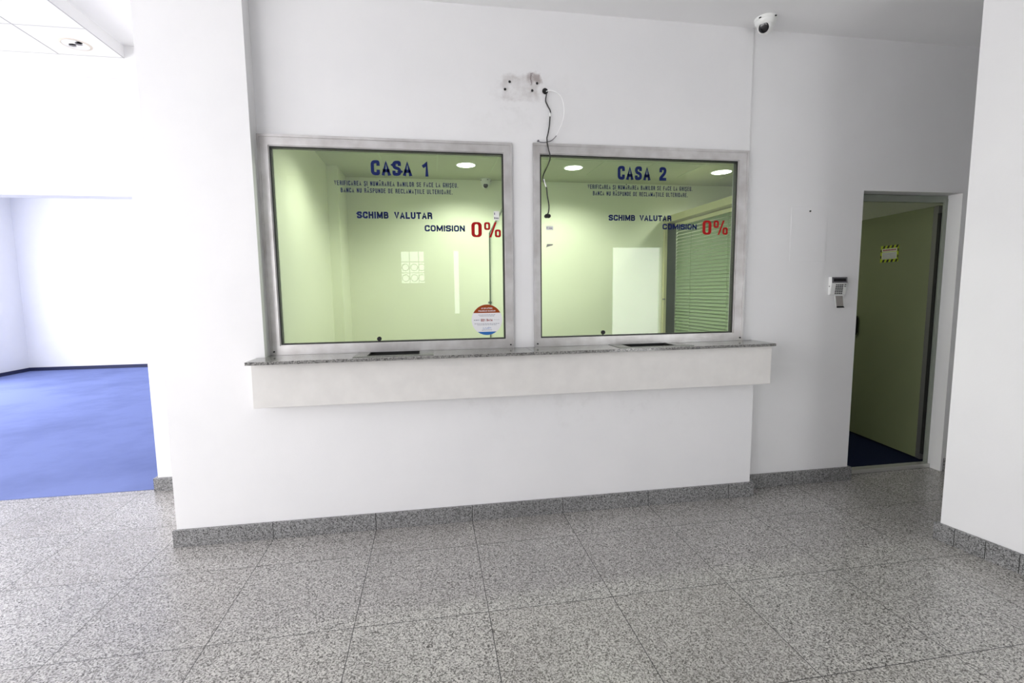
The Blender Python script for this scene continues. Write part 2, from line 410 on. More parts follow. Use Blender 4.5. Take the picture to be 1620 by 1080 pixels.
# lobby left glazing wall
mb = MB()
mb.box(-5.6, -5.5, -4.6, -4.1, 0, CH).box(-5.6, -5.5, 0.45, 0.95, 0, CH).box(-5.6, -5.5, -4.1, 0.45, 0, 0.12).box(-5.6, -5.5, -4.1, 0.45, 2.88, CH)
struct('wall_left', mb, M['wall'])
wl = sroot('window_3', (-5.55, -1.8, 0.12))
mb = MB()
for y in (-4.07, -2.95, -1.82, -0.70, 0.42): mb.box(-5.58, -5.52, y - 0.03, y + 0.03, 0.12, 2.88)
for z in (0.15, 2.3, 2.85): mb.box(-5.575, -5.525, -4.1, 0.45, z - 0.03, z + 0.03)
mb.build('frame', M['frame_w'], wl)
wc = sroot('window_4', (-7.63, 3.9, 0.15))
mb = MB()
for y in (1.43, 3.07, 4.72, 6.37): mb.box(-7.66, -7.6, y - 0.03, y + 0.03, 0.15, 2.8)
for z in (0.18, 2.77): mb.box(-7.655, -7.605, 1.4, 6.4, z - 0.03, z + 0.03)
mb.build('frame', M['frame_w'], wc)
# front wall behind the camera, with the openings mirrored in the teller glass
mb = MB()
x = -3.7
rect_holes(mb, -5.6, 5.3, 0, CH, -4.6, -4.5, [(-5.2, -2.1, 0.2, 2.8), (-0.08, 0.295, 1.60, 2.113), (0.745, 0.825, 1.12, 2.113), (3.35, 4.27, 0.0, 2.20)])
struct('wall_front', mb, M['wall'])
wf = sroot('window_6', (-3.65, -4.55, 0.2))
mb = MB(); frame_ring(mb, -5.2, -2.1, 0.2, 2.8, -4.58, -4.52, 0.05)
for x in (-4.17, -3.13): mb.box(x - 0.03, x + 0.03, -4.58, -4.52, 0.25, 2.75)
mb.build('frame', M['frame_w'], wf)
wg = sroot('window_5', (0.1, -4.55, 1.6))
mb = MB(); frame_ring(mb, -0.08, 0.295, 1.60, 2.113, -4.58, -4.52, 0.012)
for xx in (0.06, 0.20): mb.box(xx - 0.006, xx + 0.006, -4.57, -4.53, 1.61, 2.10)
for zz in (1.77, 1.94): mb.box(-0.07, 0.285, -4.57, -4.53, zz - 0.006, zz + 0.006)
mb.build('frame', M['frame_w'], wg)
mb = MB()
for cx in (-0.005, 0.13, 0.245):
    for cz in (1.69, 1.855): mb.lathe((cx, -4.55, cz), [(0.046, -0.006), (0.058, -0.006), (0.058, 0.006), (0.046, 0.006), (0.046, -0.006)], 24, Matrix.Rotation(PI/2, 3, 'X'))
mb.build('grille', M['grey_pl'], wg)
wd = sroot('door_2', (3.81, -4.55, 0))
mb = MB(); frame_ring(mb, 3.35, 4.27, 0.0, 2.20, -4.59, -4.51, 0.03); mb.build('frame', M['frame_w'], wd)
MB().box(3.38, 4.24, -4.555, -4.545, 0.03, 2.17).build('pane', M['glass_clear'], wd)

# teller room and corridor shell
struct('wall_teller_left', MB().prism([(-0.70, 0.25), (-0.545, 0.25), (-0.545, 1.84), (-0.45, 1.84), (-0.45, 2.3), (-0.70, 2.3)], 0, 2.65), M['teller'])
struct('wall_teller_back', MB().box(-0.75, 5.2, 2.3, 2.45, 0, 2.65), M['teller'])
struct('wall_teller_front', MB().box(-0.56, 0.89, 0.25, 0.262, 0.2, 1.08).box(1.055, 2.53, 0.25, 0.262, 0.2, 1.08), M['teller'])

# ------------------------------------------------------------------ setting: skirtings
mb = MB().box(-1.150, 2.594, -0.02, 0.0, 0, 0.102).box(2.574, 2.594, 0.0, 0.10, 0, 0.102)
struct('baseboard_counter', mb, M['base'], bevel=0.0015)
struct('baseboard_far', MB().box(2.594, 3.508, 0.10, 0.12, 0, 0.102).box(3.483, 3.508, 0.12, 0.14, 0, 0.102), M['base'], bevel=0.0015)
def along(p, d, n, a, b, t): return (p[0] + d[0] * a + n[0] * t, p[1] + d[1] * a + n[1] * t)
p0 = Vector((3.257, -0.757)); p1 = Vector((3.60, -2.60)); dd = (p1 - p0).normalized(); nn = Vector((dd.y, -dd.x)); nn = nn if nn.x < 0 else -nn
q0 = p0 + nn * 0.022 - dd * 0.022; q1 = p1 + nn * 0.022
struct('baseboard_right', MB().prism([(q0.x, q0.y), (q1.x, q1.y), (p1.x, p1.y), (p0.x, p0.y), (4.2, -0.757), (4.2, -0.735)], 0, 0.102), M['base_y'], bevel=0.0015)
struct('baseboard_back_left', MB().box(-1.722, -1.1336, 0.908, 0.93, 0, 0.10).box(-1.722, -1.70, 0.93, 1.10, 0.006, 0.10), M['base'])
struct('baseboard_doorway', MB().prism([(4.388, 0.245), (4.372, 0.245), (4.356, 0.10), (5.2, 0.10), (5.2, 0.12), (4.388, 0.12)], 0, 0.104), M['base_y'])
struct('baseboard_teller', MB().box(-0.45, 3.03, 2.285, 2.3, 0, 0.08), M['rail'])

# ------------------------------------------------------------------ counter
slabs = []
def counter_slab(outline_boxes, loc, label):
    t = MB()
    for b in outline_boxes: t.prism(b, 1.0835, 1.101)
    o = thing('counter_slab', loc, label, 'counter', 'granite slabs of the teller counter')
    t.build('slab', M['counter'], o)
    return o
f = lambda x: -0.198 + (x + 0.63) * 0.020      # front edge runs very slightly out of parallel
def quad(x0, x1, y0=None, y1=0.25): 
    a = f(x0) if y0 is None else y0; b = f(x1) if y0 is None else y0
    return [(x0, a), (x1, b), (x1, y1), (x0, y1)]
def slab_with_hole(x0, x1, hx0, hx1, hy0, hy1):
    return [quad(x0, hx0), [(hx0, f(hx0)), (hx1, f(hx1)), (hx1, hy0), (hx0, hy0)], [(hx0, hy1), (hx1, hy1), (hx1, 0.25), (hx0, 0.25)], quad(hx1, x1)]
L = [quad(-0.630, -0.588, None, -0.0005)] + slab_with_hole(-0.588, 0.979, 0.0, 0.30, -0.105, 0.098)
R_ = slab_with_hole(0.981, 2.555, 1.63, 1.95, -0.085, 0.098) + [quad(2.555, 2.633, None, 0.1195)]
counter_slab(L, (0.17, 0.0, 1.0835), 'left granite counter slab, running past the white pier')
counter_slab(R_, (1.80, 0.0, 1.0835), 'right granite counter slab, ending toward the keypad and doorway')
def tray(x0, x1, hx0, hx1, y0, hy0, label):
    o = thing('deal_tray', ((x0 + x1) / 2, 0.0, 1.101), label, 'tray', 'steel cash trays in the counter')
    mb = MB()
    mb.box(x0, hx0, y0, 0.099, 1.1012, 1.1035).box(hx1, x1, y0, 0.099, 1.1012, 1.1035).box(hx0, hx1, y0, hy0, 1.1012, 1.1035)
    mb.build('rim', M['steel'], o)
    mb = MB().box(hx0 + .001, hx1 - .001, hy0 + .001, 0.097, 1.0837, 1.0857).box(hx0 + .001, hx0 + .003, hy0 + .001, 0.097, 1.0857, 1.1005).box(hx1 - .003, hx1 - .001, hy0 + .001, 0.097, 1.0857, 1.1005).box(hx0 + .003, hx1 - .003, 0.094, 0.097, 1.0857, 1.1005)
    mb.build('well', M['black'], o)
tray(-0.075, 0.385, 0.0, 0.30, -0.140, -0.105, 'steel cash tray sunk in the left counter slab, nearer the pier')
tray(1.55, 2.055, 1.63, 1.95, -0.115, -0.085, 'steel cash tray sunk in the right counter slab, nearer the doorway')
tag(MB().box(-0.630, 2.618, -0.112, -0.0005, 0.826, 1.083).build('apron_panel', M['laminate'], None, bevel=0.002),
    'long off-white laminate apron panel hanging under the granite counter', 'panel')

# ------------------------------------------------------------------ writing
# every letter as centre-line strokes in a unit box: (x, z, corner radius)
GL = {
 'A': (1, [[(0, 0), (.5, 1), (1, 0)], [(.2, .27), (.8, .27)]]),
 'B': (1, [[(0, 0), (0, 1), (.92, 1, .25), (.92, .53, .2), (0, .53)], [(0, .53), (1, .53, .25), (1, 0, .25), (0, 0)]]),
 'C': (1, [[(1, .80), (1, 1, .3), (0, 1, .3), (0, 0, .3), (1, 0, .3), (1, .20)]]),
 'D': (1, [[(0, 0), (0, 1), (1, 1, .35), (1, 0, .35), (0, 0)]]),
 'E': (.85, [[(1, 1), (0, 1), (0, 0), (1, 0)], [(0, .52), (.85, .52)]]),
 'F': (.85, [[(1, 1), (0, 1), (0, 0)], [(0, .52), (.85, .52)]]),
 'G': (1, [[(1, .82), (1, 1, .3), (0, 1, .3), (0, 0, .3), (1, 0, .15), (1, .45), (.6, .45)]]),
 'H': (1, [[(0, 0), (0, 1)], [(1, 0), (1, 1)], [(0, .52), (1, .52)]]),
 'I': (.0, [[(0, 0), (0, 1)]]),
 'L': (.85, [[(0, 1), (0, 0), (1, 0)]]),
 'M': (1.35, [[(0, 0), (0, 1)], [(1, 0), (1, 1)], [(.03, .97), (.5, .12)], [(.5, .12), (.97, .97)]]),
 'N': (1, [[(0, 0), (0, 1)], [(1, 0), (1, 1)], [(.06, .94), (.94, .06)]]),
 'O': (1, [[(0, .5), (0, 1, .3), (1, 1, .3), (1, 0, .3), (0, 0, .3), (0, .5)]]),
 'P': (1, [[(0, 0), (0, 1), (1, 1, .28), (1, .46, .28), (0, .46)]]),
 'R': (1, [[(0, 0), (0, 1), (.95, 1, .28), (.95, .5, .22), (0, .5)], [(.5, .5), (.95, .46, .1), (1, 0)]]),
 'S': (1, [[(.97, .84), (.97, 1, .3), (0, 1, .3), (0, .56, .25), (1, .46, .25), (1, 0, .3), (0, 0, .3), (0, .16)]]),
 'T': (1, [[(0, 1), (1, 1)], [(.5, 1), (.5, 0)]]),
 'U': (1, [[(0, 1), (0, 0, .3), (1, 0, .3), (1, 1)]]),
 'V': (1, [[(0, 1), (.5, 0), (1, 1)]]),
 '1': (.5, [[(0, .76), (.55, .84, .1), (1, 1), (1, 0)]]),
 '2': (1, [[(0, .78), (0, 1, .3), (1, 1, .3), (1, .60, .2), (0, .12, .08), (0, 0), (1, 0)]]),
 '0': (1, [[(0, .5), (0, 1, .3), (1, 1, .3), (1, 0, .3), (0, 0, .3), (0, .5)]]),
 '4': (1, [[(.75, 0), (.75, 1), (0, .28), (1, .28)]]),
 '9': (1, [[(1, .5), (0, .5, .25), (0, 1, .3), (1, 1, .3), (1, 0, .3), (0, 0, .3), (0, .2)]]),
 '.': (.0, [[(0, 0), (0, .02)]]),
}
ALT = {'Ă': ('A', [(.2, 1.34), (.32, 1.20, .06), (.68, 1.20, .06), (.8, 1.34)]), 'Ş': ('S', [(.5, -.06), (.5, -.28)]), 'Ţ': ('T', [(.5, -.10), (.5, -.30)])}
def rounded(path, sx, sz):
    P = [(p[0] * sx, p[1] * sz) for p in path]; out = []
    for i, p in enumerate(path):
        r = p[2] if len(p) > 2 else 0
        if r and 0 < i < len(path) - 1:
            c = Vector(P[i]); a_ = Vector(P[i - 1]) - c; b_ = Vector(P[i + 1]) - c
            R = min(r * sz, a_.length * .5, b_.length * .5); A = c + a_.normalized() * R; B = c + b_.normalized() * R
            for k in range(6):
                t = k / 5; out.append((1 - t) ** 2 * A + 2 * t * (1 - t) * c + t * t * B)
        else: out.append(Vector(P[i]))
    return out
def stroke(bm, pts, th, y, ox, oz):
    n = len(pts); L_, R2 = [], []
    for i, p in enumerate(pts):
        d0 = (p - pts[i - 1]).normalized() if i else None; d1 = (pts[i + 1] - p).normalized() if i < n - 1 else None
        if d0 is None: d0 = d1
        if d1 is None: d1 = d0
        n0 = Vector((-d0.y, d0.x)); n1 = Vector((-d1.y, d1.x)); mm = n0 + n1
        mm = n1 if mm.length < 0.3 else mm / max(mm.length_squared / 2, 0.45)
        q = p.copy()
        if i == 0: q = p - d1 * th * .5
        if i == n - 1: q = p + d0 * th * .5
        L_.append(q + mm * th / 2); R2.append(q - mm * th / 2)
    va = [bm.verts.new((ox + v.x, y, oz + v.y)) for v in L_]; vb = [bm.verts.new((ox + v.x, y, oz + v.y)) for v in R2]
    for i in range(n - 1): bm.faces.new((va[i], va[i + 1], vb[i + 1], vb[i]))
def text_mesh(body, x0, x1, z0, z1, y, m, parent, name, weight=0.2, gap=0.13, space=0.42):
    """condensed sans lettering fitted into x0..x1 and cap height z0..z1 in the plane y, facing -y"""
    body = body.upper(); H = z1 - z0; th = weight * H; g_ = gap * H; sp = space * H
    tot = 0; fixed = 0
    for ch in body:
        if ch == ' ': fixed += sp; continue
        w_ = GL[ALT[ch][0] if ch in ALT else ch][0]; tot += w_; fixed += th + g_
    fixed -= g_; u = (x1 - x0 - fixed) / tot
    mb = MB(); x = x0
    for ch in body:
        if ch == ' ': x += sp; continue
        base = ALT[ch][0] if ch in ALT else ch
        w_, paths = GL[base]; paths = paths + ([ALT[ch][1]] if ch in ALT else [])
        for pth in paths:
            pts = rounded(pth, max(w_ * u, 1e-4), H - th)
            stroke(mb.bm, pts, th if pth is not paths[-1] or ch not in ALT else th * .8, y, x + th / 2, z0 + th / 2)
        x += w_ * u + th + g_
    return mb.build(name, m, parent)
def ring_glyph(mb, cx, cz, hw, hh, iw, ih, rr, y):
    """rounded-rectangle ring: heavy condensed zero"""
    def outline(w, h, r, n=6):
        r = min(r, w, h); P = []
        for qx, qz, a0 in ((w - r, h - r, 0), (-(w - r), h - r, PI/2), (-(w - r), -(h - r), PI), (w - r, -(h - r), 1.5 * PI)):
            for k in range(n + 1):
                a = a0 + k * PI / 2 / n; P.append((cx + qx + r * math.cos(a), cz + qz + r * math.sin(a)))
        return P
    A = outline(hw, hh, rr); B = outline(iw, ih, iw * 0.95)
    va = [mb.bm.verts.new((p[0], y, p[1])) for p in A]; vb = [mb.bm.verts.new((p[0], y, p[1])) for p in B]
    n = len(A)
    for i in range(n): mb.bm.faces.new((va[i], va[(i + 1) % n], vb[(i + 1) % n], vb[i]))
def zero_percent(x0, x1, z0, z1, y, parent):
    mb = MB(); W = x1 - x0; H = z1 - z0
    ring_glyph(mb, x0 + 0.175 * W, z0 + H / 2, 0.175 * W, H / 2, 0.060 * W, H * 0.36, 0.12 * W, y)
    ring_glyph(mb, x0 + 0.535 * W, z1 - 0.26 * H, 0.105 * W, 0.26 * H, 0.032 * W, 0.14 * H, 0.07 * W, y)
    ring_glyph(mb, x1 - 0.105 * W, z0 + 0.26 * H, 0.105 * W, 0.26 * H, 0.032 * W, 0.14 * H, 0.07 * W, y)
    v = [mb.bm.verts.new((px, y - 0.0002, pz)) for px, pz in ((x0 + 0.60 * W, z0 - 0.01 * H), (x0 + 0.67 * W, z0 - 0.01 * H), (x0 + 0.86 * W, z1 + 0.01 * H), (x0 + 0.79 * W, z1 + 0.01 * H))]
    mb.bm.faces.new(v)
    return mb.build('percentage_lettering', M['red'], parent)

# ------------------------------------------------------------------ teller windows
GY = 0.120    # front face of the glass
def teller_window(n, x0, x1, z0, z1, gx0, gx1, gz0, gz1, num, T):
    r = sroot('window_%d' % n, ((x0 + x1) / 2, 0.11, z0), 'teller window lettered CASA %s in a brushed aluminium frame' % num)
    mb = MB(); fw = 0.028
    # outer bevelled rail and inner rail, mitred, sitting slightly proud of the wall
    wl_, wr_, wb_, wt_ = gx0 - x0, x1 - gx1, gz0 - z0, z1 - gz1
    def bar(a, b, c, d, y0, y1): mb.prism([a, b, c, d], y0, y1, 'y')
    for s0, s1, yy in ((0.0, 0.22, 0.096), (0.22, 0.93, 0.102), (0.93, 1.0, 0.112)):
        X0, X1, Z0, Z1 = x0 + wl_ * s0, x1 - wr_ * s0, z0 + wb_ * s0, z1 - wt_ * s0
        U0, U1, V0, V1 = x0 + wl_ * s1, x1 - wr_ * s1, z0 + wb_ * s1, z1 - wt_ * s1
        bar((X0, Z0), (X1, Z0), (U1, V0), (U0, V0), yy, 0.150); bar((X1, Z0), (X1, Z1), (U1, V1), (U1, V0), yy, 0.150)
        bar((X1, Z1), (X0, Z1), (U0, V1), (U1, V1), yy, 0.150); bar((X0, Z1), (X0, Z0), (U0, V0), (U0, V1), yy, 0.150)
    mb.build('frame', M['alu'], r)
    mb = MB(); frame_ring(mb, gx0, gx1, gz0, gz1, 0.1135, 0.150, 0.0075); mb.build('gasket', M['rubber'], r)
    MB().box(gx0 + 0.006, gx1 - 0.006, GY, GY + 0.012, gz0 + 0.006, gz1 - 0.006).build('glass', M['glass'], r)
    mb = MB().box(x0 + 0.002, x0 + 0.028, 0.151, 0.25, z0, z1).box(x1 - 0.028, x1 - 0.002, 0.151, 0.25, z0, z1).box(x0 + .028, x1 - .028, 0.151, 0.25, z1 - 0.022, z1)
    y = GY - 0.0006
    a = T['casa']; tag(text_mesh('CASA  ' + num, a[0], a[1], a[2], a[3], y, M['navy'], r, 'headline_lettering', 0.215, 0.12, 0.30), 'large navy CASA %s lettering' % num)
    a = T['l1']; text_mesh('VERIFICAREA ŞI NUMĂRAREA BANILOR SE FACE LA GHIŞEU.', *a, y, M['navy'], r, 'notice_lettering', 0.15, 0.17, 0.42)
    a = T['l2']; text_mesh('BANCA NU RĂSPUNDE DE RECLAMAŢIILE ULTERIOARE.', *a, y, M['navy'], r, 'notice_lettering', 0.15, 0.17, 0.42)
    a = T['sv']; text_mesh('SCHIMB  VALUTAR', *a, y, M['navy'], r, 'exchange_lettering', 0.24, 0.12, 0.36)
    a = T['co']; text_mesh('COMISION', *a, y, M['navy'], r, 'commission_lettering', 0.24, 0.12, 0.36)
    a = T['pc']; tag(zero_percent(*a, y, r), 'red 0% lettering')
    kx, kz = T['knob']
    mb = MB().cyl((kx, GY - 0.012, kz), 0.014, 0.0118, 'y', 24).cyl((kx, GY - 0.016, kz), 0.009, 0.004, 'y', 20).box(kx - 0.003, kx + 0.003, GY - 0.006, GY - 0.0003, gz0 + 0.002, kz - 0.01)
    mb.build('glass_knob', M['blackgloss'], r, smooth=True)
    mb = MB()
    for px, pz in ((x0 + 0.022, z0 + 0.02), (x1 - 0.022, z0 + 0.02)): mb.cyl((px, 0.094, pz), 0.005, 0.012, 'y', 12)
    mb.build('screws', M['black'], r)
    return r
W1 = teller_window(1, -0.588, 0.905, 1.1015, 2.391, -0.527, 0.852, 1.160, 2.327, '1', dict(
    casa=(0.042, 0.385, 2.178, 2.267), l1=(-0.174, 0.565, 2.115, 2.1425), l2=(-0.139, 0.530, 2.0735, 2.1005),
    sv=(-0.051, 0.401, 1.921, 1.962), co=(0.352, 0.602, 1.846, 1.884), pc=(0.643, 0.832, 1.812, 1.906), knob=(0.052, 1.182)))
W2 = teller_window(2, 1.041, 2.548, 1.1015, 2.398, 1.088, 2.473, 1.158, 2.331, '2', dict(
    casa=(1.613, 1.955, 2.190, 2.278), l1=(1.409, 2.145, 2.127, 2.1545), l2=(1.444, 2.113, 2.086, 2.113),
    sv=(1.554, 1.998, 1.925, 1.963), co=(1.935, 2.185, 1.871, 1.907), pc=(2.228, 2.418, 1.838, 1.933), knob=(1.518, 1.184)))

# round sticker at the lower right of window 1
SX, SZ, SR = 0.732, 1.286, 0.0995
st = thing('round_sticker', (SX, GY - 0.0012, SZ), 'round white sticker with orange top and blue foot on the CASA 1 glass', 'sticker')
MB().cyl((SX, GY - 0.0012, SZ), SR, 0.0010, 'y', 64).build('backing', M['sticker'], st)
def segment(za, top, m, name):
    mb = MB(); a = math.asin((za - SZ) / SR); P = []
    a0, a1 = (a, PI - a) if top else (PI - a, 2 * PI + a)
    n = 28
    vs = [mb.bm.verts.new((SX + SR * 0.992 * math.cos(a0 + (a1 - a0) * k / n), GY - 0.0015, SZ + SR * 0.992 * math.sin(a0 + (a1 - a0) * k / n))) for k in range(n + 1)]
    mb.bm.faces.new(vs); return mb.build(name, m, st)
segment(SZ + 0.045, True, M['orange'], 'top_band'); segment(SZ - 0.078, False, M['blue'], 'foot_band')
ys = GY - 0.0018
text_mesh('Ai un litigiu', SX - 0.036, SX + 0.036, SZ + 0.070, SZ + 0.079, ys, M['sticker'], st, 'heading_print', 0.2)
text_mesh('financiar bancar', SX - 0.055, SX + 0.055, SZ + 0.053, SZ + 0.062, ys, M['sticker'], st, 'heading_print', 0.2)
text_mesh('021 9414', SX - 0.040, SX + 0.036, SZ - 0.010, SZ + 0.006, ys, M['printred'], st, 'number_print', 0.2)
mb = MB()
import random
random.seed(4)
def word_line(xa, xb, z, h, y):
    mb = MB()
    x = xa
    while x < xb:
        w_ = random.uniform(0.006, 0.014); e = min(x + w_, xb); mb.box(x, e, y, y + 0.0002, z, z + h); x = e + 0.003
    mb.build('print_line', M['print'], st)
for z, a in ((0.031, 0.055), (0.023, 0.048), (-0.026, 0.082), (-0.034, 0.062), (-0.068, 0.034)): word_line(SX - a, SX + a, SZ + z, 0.0025, ys)
word_line(SX - 0.085, SX - 0.047, SZ - 0.003, 0.004, ys); word_line(SX + 0.045, SX + 0.083, SZ - 0.001, 0.0012, ys)
mb = MB().tube([(SX + a, ys, SZ + b) for a, b in ((-0.022, -0.048), (-0.027, -0.056), (-0.018, -0.060), (-0.010, -0.050), (-0.004, -0.060), (0.003, -0.050), (0.006, -0.061), (0.012, -0.046), (0.014, -0.058), (0.022, -0.050), (0.026, -0.058))], 0.0008, 5)
mb.build('signature_print', M['blue'], st)

# little labels stuck to the glass
lb = thing('paper_label', (0.805, GY - 0.001, 1.95), 'small white barcode label beside the red percentage on CASA 1 glass', 'label')
MB().box(0.786, 0.822, GY - 0.001, GY - 0.0003, 1.918, 1.975).build('backing', M['white_pl'], lb)
mb = MB().box(0.790, 0.795, GY - 0.0014, GY - 0.001, 1.952, 1.966).box(0.790, 0.796, GY - 0.0014, GY - 0.001, 1.925, 1.938)
for k in range(5): mb.box(0.799 + k * 0.004, 0.8015 + k * 0.004, GY - 0.0014, GY - 0.001, 1.926, 1.936)
mb.build('print', M['print'], lb)
lb = thing('paper_label', (1.150, GY - 0.001, 1.87), 'tiny white paper label on the CASA 2 glass below the black plug', 'label')
MB().box(1.128, 1.176, GY - 0.001, GY - 0.0003, 1.860, 1.886).build('backing', M['white_pl'], lb)
mb = MB().box(1.133, 1.137, GY - 0.0014, GY - 0.001, 1.867, 1.880)
for k in range(4): mb.box(1.146 + k * 0.006, 1.150 + k * 0.006, GY - 0.0014, GY - 0.001, 1.868, 1.875)
mb.build('print', M['print'], lb)
tag(MB().prism([(1.128, 1.748), (1.140, 1.754), (1.172, 1.762), (1.174, 1.770), (1.134, 1.771)], GY - 0.0015, GY - 0.0003, 'y').build('tape_scrap', M['paper'], None),
    'torn grey scrap of tape stuck on the left of the CASA 2 glass', 'tape')

# ------------------------------------------------------------------ wires and wall holes over window 2
yw = 0.105
bw = [(1.125, 0.103, 2.705), (1.127, 0.088, 2.69), (1.126, yw, 2.656), (1.138, .102, 2.626), (1.155, .100, 2.592), (1.152, .100, 2.558), (1.148, .100, 2.504), (1.138, .098, 2.453), (1.131, .096, 2.422),
      (1.137, .084, 2.36), (1.147, .085, 2.325), (1.149, .098, 2.294), (1.132, .106, 2.251), (1.111, .108, 2.207), (1.107, .109, 2.175), (1.128, .110, 2.133), (1.136, .111, 2.073), (1.146, .111, 2.014), (1.143, .110, 1.974), (1.134, .109, 1.956)]
wr = thing('black_cable', (1.125, 0.10, 2.705), 'thin black cable dangling from the wall hole over the CASA 2 glass', 'cable')
MB().tube(bw, 0.0038).build('cord', M['wire_b'], wr, smooth=True)
MB().tube([(1.152, .1, 2.583), (1.1545, .0995, 2.572), (1.153, .1, 2.560)], 0.0046).build('tape', M['white_pl'], wr, smooth=True)
MB().tube([(1.112, .1075, 2.178), (1.119, .108, 2.153), (1.128, .109, 2.130)], 0.0042).build('tape', M['white_pl'], wr, smooth=True)
mb = MB().cyl((1.127, 0.098, 1.947), 0.0125, 0.021, 'y', 20).cyl((1.143, 0.098, 1.947), 0.0125, 0.021, 'y', 20).box(1.124, 1.146, 0.100, 0.119, 1.936, 1.958)
mb.build('plug', M['wire_b'], wr, bevel=0.002)
ww = [(1.130, 0.104, 2.712), (1.150, 0.085, 2.712), (1.188, .072, 2.697), (1.221, .068, 2.664), (1.235, .068, 2.604), (1.233, .072, 2.546), (1.216, .08, 2.495), (1.191, .090, 2.443), (1.162, .097, 2.415), (1.121, .100, 2.403), (1.090, .101, 2.403), (1.078, .104, 2.410)]
wr = thing('white_cable', (1.13, 0.10, 2.712), 'thin white wire looping from the wall hole to the CASA 2 frame corner', 'cable')
MB().tube(ww[:8], 0.0026).build('cord', M['wire_w'], wr, smooth=True)
MB().tube(ww[7:], 0.0026).build('cord_shaded', M['grey_pl'], wr, smooth=True)  # lower run of the same wire, its shade put into the grey
MB().cyl((1.076, 0.098, 2.411), 0.006, 0.0118, 'y', 14).build('terminal', M['grey_pl'], wr)
tag(MB().lathe((1.123, 0.1095, 2.714), [(0.0, 0.0), (0.016, 0.0), (0.019, 0.004), (0.014, 0.007), (0.0, 0.0045)], 20, Matrix.Rotation(PI/2, 3, 'X')).build('cable_outlet', M['black'], None), 'black cable hole in the wall where both wires come out', 'hole')
for px, pz, lab in ((0.898, 2.759, 'upper left'), (1.072, 2.759, 'upper right'), (0.869, 2.713, 'lower left'), (1.041, 2.714, 'lower right')):
    tag(MB().cyl((px, 0.1065, pz), 0.0078, 0.0034, 'y', 14, 0.0070).build('wall_plug', M['black'], None), '%s of four dark screw plugs in the grimy wall patch' % lab, 'plug', 'screw plugs in the wall patch')

# ------------------------------------------------------------------ security domes
def dome(cx, cy, cz, r, aim, label, s=1.0):
    o = thing('security_camera', (cx, cy, cz), label, 'camera', 'ceiling security cameras')
    MB().lathe((cx, cy, cz), [(0, 0), (r, 0), (r * 1.02, -0.012 * s), (r * 0.98, -0.022 * s), (0, -0.022 * s)], 48).build('base', M['white_pl'], o, smooth=True)
    MB().lathe((cx, cy, cz), [(r * 0.5, -0.0222 * s), (r * 0.95, -0.0222 * s), (r * 0.93, -0.034 * s), (r * 0.80, -0.052 * s), (r * 0.72, -0.058 * s), (r * 0.5, -0.060 * s)], 48).build('housing', M['white_pl'], o, smooth=True)
    c = Vector((cx, cy, cz - 0.060 * s)); R = 0.72 * r; d = Vector(aim).normalized()
    q = Vector((0, 0, 1)).rotation_difference(d).to_matrix()
    prof = [(0, -R)] + [(R * math.sin(a), -R * math.cos(a)) for a in [PI * k / 24 for k in range(1, 18)]] + [(R * 0.70, R * 0.74), (R * 0.64, R * 0.80), (R * 0.63, R * 0.70), (0, R * 0.70)]
    MB().lathe(c, prof, 40, q).build('eyeball', M['white_pl'], o, smooth=True)
    MB().lathe(c, [(0, R * 0.71), (R * 0.62, R * 0.71), (R * 0.62, R * 0.78), (R * 0.45, R * 0.84), (0, R * 0.86)], 40, q).build('lens', M['blackgloss'], o, smooth=True)
    for a in (3.6, 5.0, 0.2): MB().box(cx + math.cos(a) * r - 0.006, cx + math.cos(a) * r + 0.006, cy + math.sin(a) * r - 0.006, cy + math.sin(a) * r + 0.006, cz - 0.021 * s, cz - 0.015 * s).build('slot', M['black'], o)
dome(2.555, -0.005, CH, 0.068, (-0.85, -0.62, -0.62), 'white dome security camera on the lobby ceiling above window CASA 2', 0.78)
dome(0.982, 2.24, 2.65, 0.055, (-0.05, -0.9, -0.45), 'small dome security camera inside the teller room, seen through CASA 1')

# ------------------------------------------------------------------ downlights
def downlight(x, y, z, r, label, lit=True, power=73):
    o = thing('downlight', (x, y, z), label, 'ceiling light', 'recessed downlights in the teller room' if lit else None)
    MB().lathe((x, y, z), [(r, -0.004), (r * 1.13, -0.002), (r * 1.16, 0.0), (r * 1.0, 0.0), (r, -0.004)], 48).build('trim_ring', M['white_pl'] if lit else M['trim_gold'], o, smooth=True)
    if lit:
        MB().cyl((x, y, z - 0.0035), r * 0.99, 0.0025, 'z', 48).build('diffuser', M['glow'], o)
        l = bpy.data.lights.new('downlight lamp', 'SPOT'); l.energy = power; l.color = (1.0, 0.985, 0.91); l.spot_size = math.radians(152); l.spot_blend = 0.65; l.shadow_soft_size = 0.07
        lo = bpy.data.objects.new('downlight lamp', l); COL.objects.link(lo); lo.parent = o; lo.location = (0, 0, -0.012)
    else:
        MB().lathe((x, y, z), [(r * 0.98, -0.0036), (r * 0.9, -0.0022), (r * 0.55, -0.0012), (0, -0.0008)], 40).build('reflector', M['chrome'], o, smooth=True)
        for sg_, yy in ((-1, 0.012), (1, -0.012)):
            MB().lathe((x + sg_ * r * 0.34, y + yy, z - 0.0052), [(0, -0.003), (r * 0.16, -0.002), (r * 0.24, 0), (r * 0.16, 0.002), (0, 0.003)], 18, Matrix.Diagonal((1.25, 0.75, 1))).build('bulb', M['grey_pl'], o, smooth=True)
    return o
downlight(0.737, 1.69, 2.65, 0.085, 'lit round downlight seen through the CASA 1 glass')
downlight(1.775, 1.67, 2.65, 0.085, 'lit round downlight seen at the left of the CASA 2 glass')
downlight(3.339, 1.67, 2.65, 0.095, 'lit round downlight above the blinds, at right of CASA 2 glass', power=34)
downlight(0.10, 0.70, 2.65, 0.085, 'added round downlight nearest the pier, unseen above the left window frame')  # added out of view as fill for the near teller wall
